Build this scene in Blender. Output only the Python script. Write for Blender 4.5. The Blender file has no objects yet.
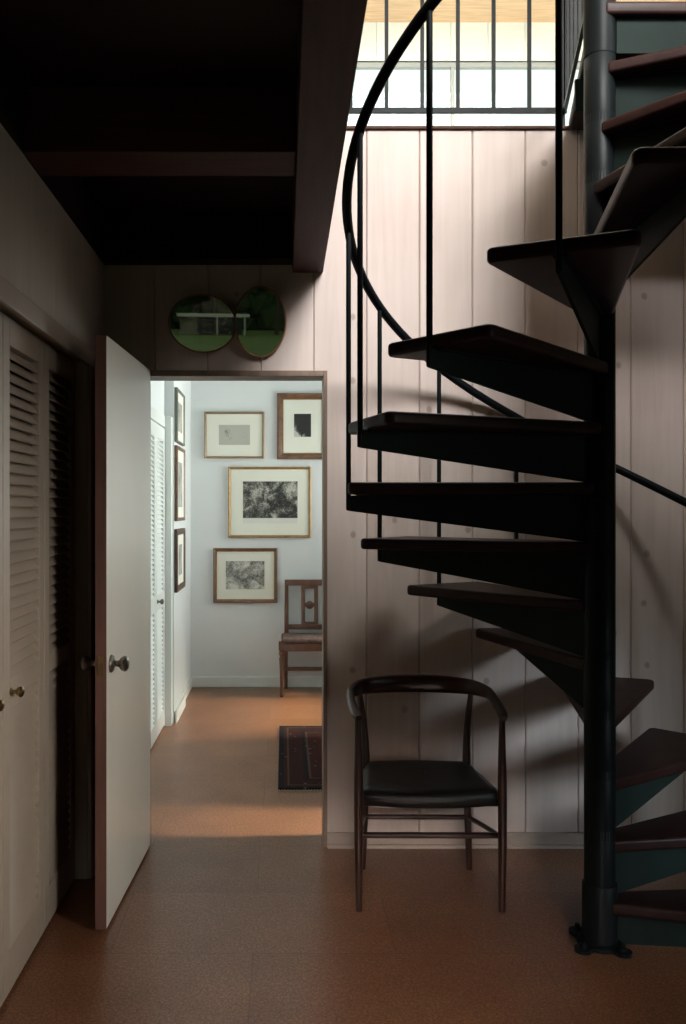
import bpy, bmesh, math, random
from math import sin, cos, radians as R, pi
from mathutils import Vector, Matrix
random.seed(7)
scn = bpy.context.scene
COL = scn.collection

# ------------------------------------------------------------------ helpers
def box(bm, lo, hi, mat=None):
    vs = [bm.verts.new((x, y, z)) for x in (lo[0], hi[0]) for y in (lo[1], hi[1]) for z in (lo[2], hi[2])]
    for f in ((0,1,3,2),(4,6,7,5),(0,4,5,1),(2,3,7,6),(0,2,6,4),(1,5,7,3)):
        bm.faces.new([vs[i] for i in f])
    if mat is not None:
        bmesh.ops.transform(bm, matrix=mat, verts=vs)
    return vs

def bbox(lo, hi):
    bm = bmesh.new(); box(bm, lo, hi); return bm

def prism(bm, poly, z0, z1, mat=None):
    a = [bm.verts.new((p[0], p[1], z0)) for p in poly]
    b = [bm.verts.new((p[0], p[1], z1)) for p in poly]
    n = len(poly)
    bm.faces.new(a[::-1]); bm.faces.new(b)
    for i in range(n):
        bm.faces.new((a[i], a[(i+1) % n], b[(i+1) % n], b[i]))
    if mat is not None:
        bmesh.ops.transform(bm, matrix=mat, verts=a+b)
    return a+b

def sweep(bm, pts, rad, n=12, up=(0,0,1), power=2.0):
    """tube along pts; rad = number or list of (r_side, r_up) per point; round or superelliptic section"""
    pts = [Vector(p) for p in pts]
    rings = []
    up = Vector(up)
    for i, p in enumerate(pts):
        t = (pts[min(i+1, len(pts)-1)] - pts[max(i-1, 0)]).normalized()
        u = up if abs(t.dot(up)) < .98 else Vector((1, 0, 0))
        s = t.cross(u).normalized(); w = s.cross(t).normalized()
        r = rad[i] if isinstance(rad, (list, tuple)) else rad
        if not isinstance(r, (list, tuple)): r = (r, r)
        ring = []
        for k in range(n):
            a = 2*pi*k/n
            c, d = cos(a), sin(a)
            e = 2/power
            c = math.copysign(abs(c)**e, c); d = math.copysign(abs(d)**e, d)
            ring.append(bm.verts.new(p + s*(c*r[0]) + w*(d*r[1])))
        rings.append(ring)
    for a, b in zip(rings, rings[1:]):
        for k in range(n):
            bm.faces.new((a[k], a[(k+1) % n], b[(k+1) % n], b[k]))
    bm.faces.new(rings[0][::-1]); bm.faces.new(rings[-1])

def lathe(bm, prof, n=20, mat=None):
    """prof: list of (radius, height) about z"""
    rings = []; vs = []
    for r, h in prof:
        ring = [bm.verts.new((r*cos(2*pi*k/n), r*sin(2*pi*k/n), h)) for k in range(n)]
        rings.append(ring); vs += ring
    for a, b in zip(rings, rings[1:]):
        for k in range(n):
            bm.faces.new((a[k], a[(k+1) % n], b[(k+1) % n], b[k]))
    bm.faces.new(rings[0][::-1]); bm.faces.new(rings[-1])
    if mat is not None:
        bmesh.ops.transform(bm, matrix=mat, verts=vs)

def spline(ctrl, m=8):
    """Catmull-Rom through tuples of any length"""
    P = [ctrl[0]] + list(ctrl) + [ctrl[-1]]
    out = []
    for i in range(1, len(P)-2):
        for k in range(m):
            t = k/m
            out.append(tuple(.5*((2*b) + (c-a)*t + (2*a-5*b+4*c-d)*t*t + (3*b-a-3*c+d)*t**3)
                             for a, b, c, d in zip(P[i-1], P[i], P[i+1], P[i+2])))
    out.append(tuple(P[-2]))
    return out

def obj(name, bm, mat, parent=None, bevel=0, smooth=False, seg=2):
    bmesh.ops.recalc_face_normals(bm, faces=bm.faces[:])
    me = bpy.data.meshes.new(name); bm.to_mesh(me); bm.free()
    o = bpy.data.objects.new(name, me); COL.objects.link(o)
    if mat: me.materials.append(mat)
    if smooth is True:
        for p in me.polygons: p.use_smooth = True
    if smooth == 'auto':
        for p in me.polygons: p.use_smooth = True
        me.set_sharp_from_angle(angle=R(38))
    if bevel:
        m = o.modifiers.new('edge_softening', 'BEVEL'); m.width = bevel; m.segments = seg; m.limit_method = 'ANGLE'; m.angle_limit = R(40)
        for p in me.polygons: p.use_smooth = True
        me.set_sharp_from_angle(angle=R(180))
        w = o.modifiers.new('weighted', 'WEIGHTED_NORMAL'); w.keep_sharp = True
    if parent: o.parent = parent
    return o

def thing(name, label, cat, loc=(0, 0, 0), rz=0, group=None):
    o = bpy.data.objects.new(name, None); COL.objects.link(o)
    o.location = loc; o.rotation_euler = (0, 0, rz); o.empty_display_size = .1
    tag(o, label, cat, group); return o

def tag(o, label, cat, group=None):
    o['label'] = label; o['category'] = cat; o['kind'] = 'thing'
    if group: o['group'] = group

def struct(name, bm, mat, parent=None, bevel=0, label=None, smooth=False):
    o = obj(name, bm, mat, parent, bevel, smooth)
    if parent is None: o['kind'] = 'structure'
    if label: o['label'] = label
    return o

# ------------------------------------------------------------------ materials
def nmat(name):
    m = bpy.data.materials.new(name); m.use_nodes = True
    nt = m.node_tree
    return m, nt, nt.nodes['Principled BSDF']

def N(nt, t, **kw):
    n = nt.nodes.new(t)
    for k, v in kw.items():
        if k.startswith('i_'):
            n.inputs[k[2:].replace('_', ' ')].default_value = v
        else:
            setattr(n, k, v)
    return n

def L(nt, a, b): nt.links.new(a, b)

def ramp(nt, stops):
    r = N(nt, 'ShaderNodeValToRGB')
    el = r.color_ramp.elements
    while len(el) < len(stops): el.new(.5)
    for e, (p, c) in zip(el, stops):
        e.position = p; e.color = (*c, 1) if len(c) == 3 else c
    return r

def plain(name, col, rough=.5, metal=0, coat=0, bump=0, bscale=60, var=.12, vscale=4, stretch=(1, 1, 1), spec=.5):
    m, nt, b = nmat(name)
    tc = N(nt, 'ShaderNodeTexCoord'); mp = N(nt, 'ShaderNodeMapping'); mp.inputs['Scale'].default_value = stretch
    L(nt, tc.outputs['Object'], mp.inputs['Vector'])
    no = N(nt, 'ShaderNodeTexNoise', i_Scale=vscale, i_Detail=4)
    L(nt, mp.outputs['Vector'], no.inputs['Vector'])
    r = ramp(nt, [(.3, [c*(1-var) for c in col]), (.7, [min(1, c*(1+var)) for c in col])])
    L(nt, no.outputs['Fac'], r.inputs['Fac']); L(nt, r.outputs['Color'], b.inputs['Base Color'])
    b.inputs['Roughness'].default_value = rough; b.inputs['Metallic'].default_value = metal
    b.inputs['Coat Weight'].default_value = coat; b.inputs['Coat Roughness'].default_value = .25
    b.inputs['Specular IOR Level'].default_value = spec
    if bump:
        n2 = N(nt, 'ShaderNodeTexNoise', i_Scale=bscale, i_Detail=3)
        L(nt, mp.outputs['Vector'], n2.inputs['Vector'])
        bu = N(nt, 'ShaderNodeBump', i_Strength=bump, i_Distance=.01)
        L(nt, n2.outputs['Fac'], bu.inputs['Height']); L(nt, bu.outputs['Normal'], b.inputs['Normal'])
    return m

PITCH, SEAM0 = .2251, -.549
def board_mat(name, col, dark, knot=(.2, .14, .11), axis='X', rough=.55, knots=True):
    """whitewashed vertical boards: tone per board, stretched grain, sparse knots"""
    m, nt, b = nmat(name)
    tc = N(nt, 'ShaderNodeTexCoord'); sp = N(nt, 'ShaderNodeSeparateXYZ'); L(nt, tc.outputs['Object'], sp.inputs[0])
    a = sp.outputs[axis]
    d = N(nt, 'ShaderNodeMath', operation='SUBTRACT'); L(nt, a, d.inputs[0]); d.inputs[1].default_value = SEAM0
    q = N(nt, 'ShaderNodeMath', operation='DIVIDE'); L(nt, d.outputs[0], q.inputs[0]); q.inputs[1].default_value = PITCH
    fl = N(nt, 'ShaderNodeMath', operation='FLOOR'); L(nt, q.outputs[0], fl.inputs[0])
    wn = N(nt, 'ShaderNodeTexWhiteNoise', noise_dimensions='1D'); L(nt, fl.outputs[0], wn.inputs['W'])
    off = N(nt, 'ShaderNodeVectorMath', operation='SCALE'); L(nt, wn.outputs['Color'], off.inputs[0]); off.inputs['Scale'].default_value = 9
    add = N(nt, 'ShaderNodeVectorMath', operation='ADD'); L(nt, tc.outputs['Object'], add.inputs[0]); L(nt, off.outputs[0], add.inputs[1])
    mp = N(nt, 'ShaderNodeMapping'); mp.inputs['Scale'].default_value = (14, 14, .9)
    L(nt, add.outputs[0], mp.inputs['Vector'])
    g = N(nt, 'ShaderNodeTexNoise', i_Scale=1.6, i_Detail=6, i_Roughness=.6, i_Distortion=.6); L(nt, mp.outputs[0], g.inputs['Vector'])
    big = N(nt, 'ShaderNodeTexNoise', i_Scale=2.2, i_Detail=3); L(nt, add.outputs[0], big.inputs['Vector'])
    mx = N(nt, 'ShaderNodeMath', operation='ADD'); L(nt, g.outputs['Fac'], mx.inputs[0]); L(nt, big.outputs['Fac'], mx.inputs[1])
    m2 = N(nt, 'ShaderNodeMath', operation='MULTIPLY_ADD'); L(nt, wn.outputs['Value'], m2.inputs[0]); m2.inputs[1].default_value = .35; L(nt, mx.outputs[0], m2.inputs[2])
    r = ramp(nt, [(.36, dark), (.68, col)])
    h = N(nt, 'ShaderNodeMath', operation='MULTIPLY'); L(nt, m2.outputs[0], h.inputs[0]); h.inputs[1].default_value = .46
    L(nt, h.outputs[0], r.inputs['Fac'])
    out = r.outputs['Color']
    if knots:
        sx = N(nt, 'ShaderNodeSeparateXYZ'); L(nt, add.outputs[0], sx.inputs[0])
        cb = N(nt, 'ShaderNodeCombineXYZ')
        for src, dst, k_ in ((sx.outputs['X'], 'X', 5.2), (sx.outputs['Z'], 'Y', 4.2)):
            q_ = N(nt, 'ShaderNodeMath', operation='MULTIPLY'); L(nt, src, q_.inputs[0]); q_.inputs[1].default_value = k_; L(nt, q_.outputs[0], cb.inputs[dst])
        vo = N(nt, 'ShaderNodeTexVoronoi', voronoi_dimensions='2D', i_Scale=1.0, i_Randomness=1.0); L(nt, cb.outputs[0], vo.inputs['Vector'])
        wob = N(nt, 'ShaderNodeTexNoise', i_Scale=14); L(nt, add.outputs[0], wob.inputs['Vector'])
        wa = N(nt, 'ShaderNodeMath', operation='MULTIPLY_ADD'); L(nt, wob.outputs['Fac'], wa.inputs[0]); wa.inputs[1].default_value = .09; L(nt, vo.outputs['Distance'], wa.inputs[2])
        kr = ramp(nt, [(.085, (1, 1, 1)), (.10, (.75, .75, .75)), (.125, (0, 0, 0))]); L(nt, wa.outputs[0], kr.inputs['Fac'])
        sr = N(nt, 'ShaderNodeSeparateColor'); L(nt, vo.outputs['Color'], sr.inputs[0])
        pick = N(nt, 'ShaderNodeMath', operation='GREATER_THAN'); L(nt, sr.outputs[0], pick.inputs[0]); pick.inputs[1].default_value = .62
        pm_ = N(nt, 'ShaderNodeMath', operation='MULTIPLY'); L(nt, kr.outputs['Color'], pm_.inputs[0]); L(nt, pick.outputs[0], pm_.inputs[1])
        km = N(nt, 'ShaderNodeMath', operation='MULTIPLY'); L(nt, pm_.outputs[0], km.inputs[0]); km.inputs[1].default_value = .6
        mix = N(nt, 'ShaderNodeMix', data_type='RGBA'); L(nt, km.outputs[0], mix.inputs['Factor']); L(nt, out, mix.inputs['A']); mix.inputs['B'].default_value = (*knot, 1)
        out = mix.outputs['Result']
    L(nt, out, b.inputs['Base Color']); b.inputs['Roughness'].default_value = rough
    bu = N(nt, 'ShaderNodeBump', i_Strength=.12, i_Distance=.004); L(nt, g.outputs['Fac'], bu.inputs['Height']); L(nt, bu.outputs[0], b.inputs['Normal'])
    return m

def cork_mat():
    m, nt, b = nmat('cork_tile')
    tc = N(nt, 'ShaderNodeTexCoord')
    mp = N(nt, 'ShaderNodeMapping'); mp.inputs['Location'].default_value = (.10, -.12, 0); L(nt, tc.outputs['Object'], mp.inputs['Vector'])
    br = N(nt, 'ShaderNodeTexBrick', offset=.5, i_Scale=1, i_Mortar_Size=.0012, i_Mortar_Smooth=.3, i_Brick_Width=.92, i_Row_Height=.46)
    br.inputs['Color1'].default_value = (.0, .0, .0, 1); br.inputs['Color2'].default_value = (1, 1, 1, 1); br.inputs['Mortar'].default_value = (.5, .5, .5, 1)
    L(nt, mp.outputs[0], br.inputs['Vector'])
    gr = N(nt, 'ShaderNodeTexVoronoi', i_Scale=260); L(nt, tc.outputs['Object'], gr.inputs['Vector'])
    n1 = N(nt, 'ShaderNodeTexNoise', i_Scale=120, i_Detail=4, i_Roughness=.7); L(nt, tc.outputs['Object'], n1.inputs['Vector'])
    n2 = N(nt, 'ShaderNodeTexNoise', i_Scale=3.5, i_Detail=3); L(nt, tc.outputs['Object'], n2.inputs['Vector'])
    sgr = N(nt, 'ShaderNodeSeparateColor'); L(nt, gr.outputs['Color'], sgr.inputs[0])
    a1 = N(nt, 'ShaderNodeMath', operation='MULTIPLY_ADD'); L(nt, sgr.outputs[0], a1.inputs[0]); a1.inputs[1].default_value = .28; L(nt, n1.outputs['Fac'], a1.inputs[2])
    a2 = N(nt, 'ShaderNodeMath', operation='MULTIPLY_ADD'); L(nt, n2.outputs['Fac'], a2.inputs[0]); a2.inputs[1].default_value = .3; L(nt, a1.outputs[0], a2.inputs[2])
    a3 = N(nt, 'ShaderNodeMath', operation='MULTIPLY_ADD'); L(nt, br.outputs['Color'], a3.inputs[0]); a3.inputs[1].default_value = .10; L(nt, a2.outputs[0], a3.inputs[2])
    r = ramp(nt, [(.38, (.075, .028, .014)), (.62, (.215, .090, .045)), (.85, (.40, .20, .11))])
    h = N(nt, 'ShaderNodeMath', operation='MULTIPLY'); L(nt, a3.outputs[0], h.inputs[0]); h.inputs[1].default_value = .72
    L(nt, h.outputs[0], r.inputs['Fac'])
    mix = N(nt, 'ShaderNodeMix', data_type='RGBA'); L(nt, br.outputs['Fac'], mix.inputs['Factor']); L(nt, r.outputs['Color'], mix.inputs['A']); mix.inputs['B'].default_value = (.09, .042, .022, 1)
    L(nt, mix.outputs['Result'], b.inputs['Base Color'])
    b.inputs['Roughness'].default_value = .30; b.inputs['Specular IOR Level'].default_value = .45
    bu = N(nt, 'ShaderNodeBump', i_Strength=.12, i_Distance=.003); L(nt, n1.outputs['Fac'], bu.inputs['Height']); L(nt, bu.outputs[0], b.inputs['Normal'])
    return m

def glass_mat():
    m = bpy.data.materials.new('window_glass'); m.use_nodes = True; nt = m.node_tree
    nt.nodes.remove(nt.nodes['Principled BSDF'])
    t = N(nt, 'ShaderNodeBsdfTransparent'); g = N(nt, 'ShaderNodeBsdfGlossy'); g.inputs['Roughness'].default_value = .02
    t.inputs['Color'].default_value = (.94, .97, .95, 1)
    mx = N(nt, 'ShaderNodeMixShader'); mx.inputs[0].default_value = .05
    L(nt, t.outputs[0], mx.inputs[1]); L(nt, g.outputs[0], mx.inputs[2]); L(nt, mx.outputs[0], nt.nodes['Material Output'].inputs['Surface'])
    return m

def mirror_mat():
    m, nt, b = nmat('antique_dark_mirror')
    b.inputs['Base Color'].default_value = (.17, .18, .145, 1); b.inputs['Metallic'].default_value = 1; b.inputs['Roughness'].default_value = .01
    return m

def print_mat(name, scale, paper, ink, mid, lo, hi, seed, stretch=(1, 1, 1), dist=2.5):
    """engraving: dense wavering ink strokes on paper"""
    m, nt, b = nmat(name)
    tc = N(nt, 'ShaderNodeTexCoord')
    mp = N(nt, 'ShaderNodeMapping'); mp.inputs['Location'].default_value = (seed, seed*1.7, seed*.3); mp.inputs['Scale'].default_value = stretch
    L(nt, tc.outputs['Object'], mp.inputs['Vector'])
    n1 = N(nt, 'ShaderNodeTexNoise', i_Scale=scale, i_Detail=7, i_Roughness=.72, i_Distortion=dist); L(nt, mp.outputs[0], n1.inputs['Vector'])
    n2 = N(nt, 'ShaderNodeTexNoise', i_Scale=scale*.33, i_Detail=2, i_Distortion=.8); L(nt, mp.outputs[0], n2.inputs['Vector'])
    n3 = N(nt, 'ShaderNodeTexNoise', i_Scale=scale*2.6, i_Detail=3, i_Distortion=4.0); L(nt, mp.outputs[0], n3.inputs['Vector'])
    a0 = N(nt, 'ShaderNodeMath', operation='MULTIPLY_ADD'); L(nt, n3.outputs['Fac'], a0.inputs[0]); a0.inputs[1].default_value = 1.1; L(nt, n1.outputs['Fac'], a0.inputs[2])
    a = N(nt, 'ShaderNodeMath', operation='MULTIPLY_ADD'); L(nt, n2.outputs['Fac'], a.inputs[0]); a.inputs[1].default_value = 1.3; L(nt, a0.outputs[0], a.inputs[2])
    h = N(nt, 'ShaderNodeMath', operation='MULTIPLY'); L(nt, a.outputs[0], h.inputs[0]); h.inputs[1].default_value = 1/3.4
    r = ramp(nt, [(lo, ink), ((lo+hi)/2, mid), (hi, paper)]); L(nt, h.outputs[0], r.inputs['Fac'])
    L(nt, r.outputs['Color'], b.inputs['Base Color']); b.inputs['Roughness'].default_value = .6
    b.inputs['Coat Weight'].default_value = .25; b.inputs['Coat Roughness'].default_value = .05
    return m

def night_print_mat():
    m, nt, b = nmat('dark_vertical_print')
    tc = N(nt, 'ShaderNodeTexCoord'); sp = N(nt, 'ShaderNodeSeparateXYZ'); L(nt, tc.outputs['Object'], sp.inputs[0])
    no = N(nt, 'ShaderNodeTexNoise', i_Scale=16, i_Detail=3, i_Distortion=.6); L(nt, tc.outputs['Object'], no.inputs['Vector'])
    # rising ground: pale where z is below a wavering slope
    sl = N(nt, 'ShaderNodeMath', operation='MULTIPLY_ADD'); L(nt, sp.outputs['X'], sl.inputs[0]); sl.inputs[1].default_value = 1.1; L(nt, sp.outputs['Z'], sl.inputs[2])
    a = N(nt, 'ShaderNodeMath', operation='MULTIPLY_ADD'); L(nt, no.outputs['Fac'], a.inputs[0]); a.inputs[1].default_value = .22; L(nt, sl.outputs[0], a.inputs[2])
    r = ramp(nt, [(.008, (.55, .54, .48)), (.03, (.16, .155, .14)), (.055, (.014, .014, .013))]); L(nt, a.outputs[0], r.inputs['Fac'])
    L(nt, r.outputs[0], b.inputs['Base Color']); b.inputs['Roughness'].default_value = .6
    b.inputs['Coat Weight'].default_value = .25; b.inputs['Coat Roughness'].default_value = .05
    return m

def rug_mat():
    m, nt, b = nmat('oriental_rug_pile')
    tc = N(nt, 'ShaderNodeTexCoord')
    sp = N(nt, 'ShaderNodeSeparateXYZ'); L(nt, tc.outputs['Object'], sp.inputs[0])
    hw, hl = .63, .66
    def absm(s):
        n = N(nt, 'ShaderNodeMath', operation='ABSOLUTE'); L(nt, s, n.inputs[0]); return n.outputs[0]
    def mth(op, a, v=None, s=None):
        n = N(nt, 'ShaderNodeMath', operation=op)
        if isinstance(a, float): n.inputs[0].default_value = a
        else: L(nt, a, n.inputs[0])
        if s is not None: L(nt, s, n.inputs[1])
        elif v is not None: n.inputs[1].default_value = v
        return n.outputs[0]
    ax, ay = absm(sp.outputs['X']), absm(sp.outputs['Y'])
    dx, dy = mth('SUBTRACT', hw, s=ax), mth('SUBTRACT', hl, s=ay)
    edge = mth('MINIMUM', dx, s=dy)
    er = ramp(nt, [(0, (.010, .010, .014)), (.045, (.034, .011, .010)), (.075, (.075, .05, .032)), (.09, (.030, .010, .010)), (.22, (.012, .011, .014)), (.26, (.07, .045, .03)), (.28, (.036, .011, .010))])
    er.color_ramp.interpolation = 'CONSTANT'
    e2 = mth('MULTIPLY', edge, 1.6); L(nt, e2, er.inputs['Fac'])
    dia = mth('ADD', mth('MULTIPLY', ax, 1.25), s=ay)
    dr = ramp(nt, [(0, (0.0066, 0.0066, 0.0110)), (.18, (0.0066, 0.0066, 0.0110)), (.22, (0.1650, 0.1100, 0.0715)), (.25, (0.0715, 0.0165, 0.0138)), (.40, (0.0110, 0.0110, 0.0165)), (.43, (0.1375, 0.0935, 0.0605)), (.46, (0.0495, 0.0121, 0.0110))])
    dr.color_ramp.interpolation = 'CONSTANT'; L(nt, dia, dr.inputs['Fac'])
    inner = mth('GREATER_THAN', edge, .235)
    mix = N(nt, 'ShaderNodeMix', data_type='RGBA'); L(nt, inner, mix.inputs['Factor']); L(nt, er.outputs[0], mix.inputs['A']); L(nt, dr.outputs[0], mix.inputs['B'])
    vo = N(nt, 'ShaderNodeTexVoronoi', distance='MANHATTAN', i_Scale=16); L(nt, tc.outputs['Object'], vo.inputs['Vector'])
    vr = ramp(nt, [(.16, (1, 1, 1)), (.2, (0, 0, 0))]); L(nt, vo.outputs['Distance'], vr.inputs['Fac'])
    vm = mth('MULTIPLY', vr.outputs[0], .45)
    mix2 = N(nt, 'ShaderNodeMix', data_type='RGBA'); L(nt, vm, mix2.inputs['Factor']); L(nt, mix.outputs['Result'], mix2.inputs['A']); mix2.inputs['B'].default_value = (.28, .17, .11, 1)
    L(nt, mix2.outputs['Result'], b.inputs['Base Color']); b.inputs['Roughness'].default_value = .95; b.inputs['Specular IOR Level'].default_value = .1
    nb = N(nt, 'ShaderNodeTexNoise', i_Scale=300); L(nt, tc.outputs['Object'], nb.inputs['Vector'])
    bu = N(nt, 'ShaderNodeBump', i_Strength=.4, i_Distance=.004); L(nt, nb.outputs['Fac'], bu.inputs['Height']); L(nt, bu.outputs[0], b.inputs['Normal'])
    return m

M = {}
M['panel'] = board_mat('whitewashed_panel', (.56, .468, .43), (.43, .345, .31))
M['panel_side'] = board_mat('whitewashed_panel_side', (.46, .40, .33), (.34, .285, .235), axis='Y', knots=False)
M['cork'] = cork_mat()
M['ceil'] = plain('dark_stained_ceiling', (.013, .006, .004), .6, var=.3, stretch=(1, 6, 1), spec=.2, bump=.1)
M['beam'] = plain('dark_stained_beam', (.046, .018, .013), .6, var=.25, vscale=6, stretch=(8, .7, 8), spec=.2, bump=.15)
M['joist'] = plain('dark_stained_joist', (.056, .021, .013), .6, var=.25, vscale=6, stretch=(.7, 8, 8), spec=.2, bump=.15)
M['closet'] = plain('taupe_closet_paint', (.36, .295, .24), .45, var=.08, bump=.05)
M['door'] = plain('cream_door_paint', (.76, .73, .66), .35, var=.05, vscale=2, stretch=(1, 1, .4), bump=.03)
M['door_edge'] = plain('reddish_door_edge', (.16, .075, .06), .5, var=.2, stretch=(8, 8, .8))
M['casing'] = plain('brown_door_casing', (.17, .115, .085), .45, var=.2, stretch=(6, 6, .8))
M['base'] = plain('taupe_baseboard', (.36, .29, .25), .4, var=.08)
M['white'] = plain('hall_white_paint', (.76, .79, .79), .6, var=.03, vscale=1.5, bump=.02)
M['white_trim'] = plain('hall_white_trim', (.84, .87, .84), .35, var=.02)
M['steel'] = plain('blackened_green_steel', (.0115, .0180, .0160), .55, var=.15, vscale=7, bump=.03, spec=.04)
M['steel_blue'] = plain('dark_painted_pole_steel', (.006, .008, .009), .40, var=.15, vscale=7, bump=.02, spec=.08)
M['tread'] = plain('dark_walnut_tread', (.0225, .0095, .0085), .45, var=.35, vscale=9, stretch=(1, 1, 1), spec=.12, coat=.02, bump=.05)
M['chair'] = plain('dark_rosewood', (.036, .013, .009), .36, var=.35, vscale=14, stretch=(1, 1, .3), coat=.1, spec=.3)
M['leather'] = plain('black_leather', (.012, .011, .011), .42, var=.2, bump=.15, bscale=220)
M['brass'] = plain('aged_brass', (.35, .25, .13), .3, metal=1, var=.2)
M['pewter'] = plain('tarnished_pewter', (.22, .2, .18), .3, metal=1, var=.2)
M['gilt'] = plain('gilt_frame', (.33, .20, .075), .4, metal=.35, var=.2, vscale=25)
M['walnut'] = plain('walnut_frame', (.16, .075, .04), .4, var=.3, vscale=20, coat=.2)
M['bronze'] = plain('bronze_frame', (.30, .21, .12), .4, metal=.4, var=.15)
M['darkframe'] = plain('dark_wood_frame', (.085, .045, .03), .4, var=.3, vscale=20)
M['silver'] = plain('grey_green_frame', (.16, .17, .14), .4, metal=.3, var=.2)
M['mat_board'] = plain('cream_mat_board', (.80, .80, .70), .7, var=.02)
M['antique'] = plain('antique_mahogany', (.12, .048, .026), .32, var=.3, vscale=18, stretch=(1, 1, .4), coat=.3)
M['tapestry'] = plain('worn_brown_upholstery', (.12, .075, .065), .9, var=.45, vscale=35, bump=.3, bscale=120)
M['rug'] = rug_mat()
M['glass'] = glass_mat()
M['mirror'] = mirror_mat()
M['mirror_rim'] = plain('thin_copper_rim', (.26, .12, .06), .4, metal=.5, var=.2)
M['upper_wall'] = plain('pale_upper_boards', (.76, .84, .79), .6, var=.06)
M['orange_wood'] = plain('honey_wood_ceiling', (.76, .52, .32), .45, var=.15, vscale=5, stretch=(.8, 9, 1))
M['upper_white'] = plain('upper_room_paint', (.66, .65, .60), .7, var=.03)
M['win_frame'] = plain('window_frame_paint', (.40, .42, .40), .5, var=.05)
M['grass'] = plain('lawn_grass', (.10, .15, .028), .9, var=.4, vscale=.6, bump=.3, bscale=9)
M['leaf'] = plain('tree_foliage', (.030, .052, .016), .9, var=.6, vscale=1.6)
M['bark'] = plain('tree_bark', (.06, .045, .03), .9, var=.3)
M['pav_wall'] = plain('far_house_wall', (.20, .17, .13), .8, var=.15)
M['pav_roof'] = plain('far_house_roof', (.62, .60, .55), .7, var=.05)
M['pav_dark'] = plain('far_house_glass', (.02, .025, .02), .2, var=.2)
M['rug_fringe'] = plain('rug_fringe', (.3, .25, .18), .9)

# ------------------------------------------------------------------ setting
BW = 3.80                       # face of the panelled back wall
# floor
struct('floor', bbox((-1.0, -2.1, -.06), (2.75, 7.35, 0)), M['cork'])

# panelled back wall, one board per pitch, cut round the doorway
bm = bmesh.new()
DX0, DX1, DZ = -.612, .183, 2.02          # rough opening
TOPZ = 3.047
x = SEAM0 - PITCH
while x < 2.7:
    a, b_ = max(x, -.80), min(x+PITCH, 2.66)
    segs = [(a, b_, 0.0, TOPZ)]
    if a < DX1 and b_ > DX0:
        segs = []
        if a < DX0: segs.append((a, DX0, 0, TOPZ)); a = DX0
        segs.append((a, min(b_, DX1), DZ, TOPZ))
        if b_ > DX1: segs.append((DX1, b_, 0, TOPZ))
        # keep the pieces of one board flush: a face ends at a seam only at the true board edge
    for (s0, s1, z0, z1) in segs:
        g = .0007; c = .0045
        l = s0 + (g if abs((s0-SEAM0)/PITCH - round((s0-SEAM0)/PITCH)) < 1e-4 else 0)
        r_ = s1 - (g if abs((s1-SEAM0)/PITCH - round((s1-SEAM0)/PITCH)) < 1e-4 else 0)
        lc = c if l != s0 else 0; rc = c if r_ != s1 else 0
        poly = [(l+lc, BW), (r_-rc, BW), (r_, BW+c), (r_, BW+.02), (l, BW+.02), (l, BW+c)]
        if not lc: poly = [p for i, p in enumerate(poly) if i != 5]
        if not rc: poly = [p for i, p in enumerate(poly) if i != 2]
        prism(bm, poly, z0, z1)
    x += PITCH
# core behind the boards
box(bm, (-.80, BW+.02, 0), (DX0, BW+.11, TOPZ)); box(bm, (DX0, BW+.02, DZ), (DX1, BW+.11, TOPZ)); box(bm, (DX1, BW+.02, 0), (2.66, BW+.11, TOPZ))
struct('wall_back', bm, M['panel'])
# ledge cap on top of the half wall
struct('trim_1', bbox((.165, BW-.012, TOPZ), (2.66, BW+.13, TOPZ+.014)), M['joist'], bevel=.003)
# hall-side skin
bm = bmesh.new()
box(bm, (-.80, BW+.11, 0), (DX0, BW+.125, 2.6)); box(bm, (DX0, BW+.11, DZ), (DX1, BW+.125, 2.6)); box(bm, (DX1, BW+.11, 0), (1.5, BW+.125, 2.6))
struct('wall_hall_front', bm, M['white'])
# door casing: thin head and jambs, with stop
bm = bmesh.new()
for lo, hi in (((-.612, BW-.002, 0), (-.593, BW+.13, 2.022)), ((.167, BW-.012, 0), (.184, BW+.13, 2.022)), ((-.593, BW-.012, 1.998), (.167, BW+.13, 2.022)),
               ):
    box(bm, lo, hi)
cs = struct('trim_2', bm, M['casing'], bevel=.002)
bm = bbox((.1655, BW+.012, .86), (.1675, BW+.038, .93)); box(bm, (.164, BW+.02, .88), (.168, BW+.03, .91))
struct('strike_plate', bm, M['brass'], parent=cs)
# baseboard
bm = bmesh.new()
poly = [(0, 0), (0, .06), (-.012, .06), (-.018, .05), (-.018, 0)]
a = [bm.verts.new((.184, BW+p[0], p[1])) for p in poly]; b_ = [bm.verts.new((2.60, BW+p[0], p[1])) for p in poly]
bm.faces.new(a); bm.faces.new(b_[::-1])
for i in range(5): bm.faces.new((a[i], b_[i], b_[(i+1) % 5], a[(i+1) % 5]))
box(bm, (.184, BW-.030, 0), (2.60, BW-.018, .014))
struct('baseboard_back', bm, M['base'])

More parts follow.
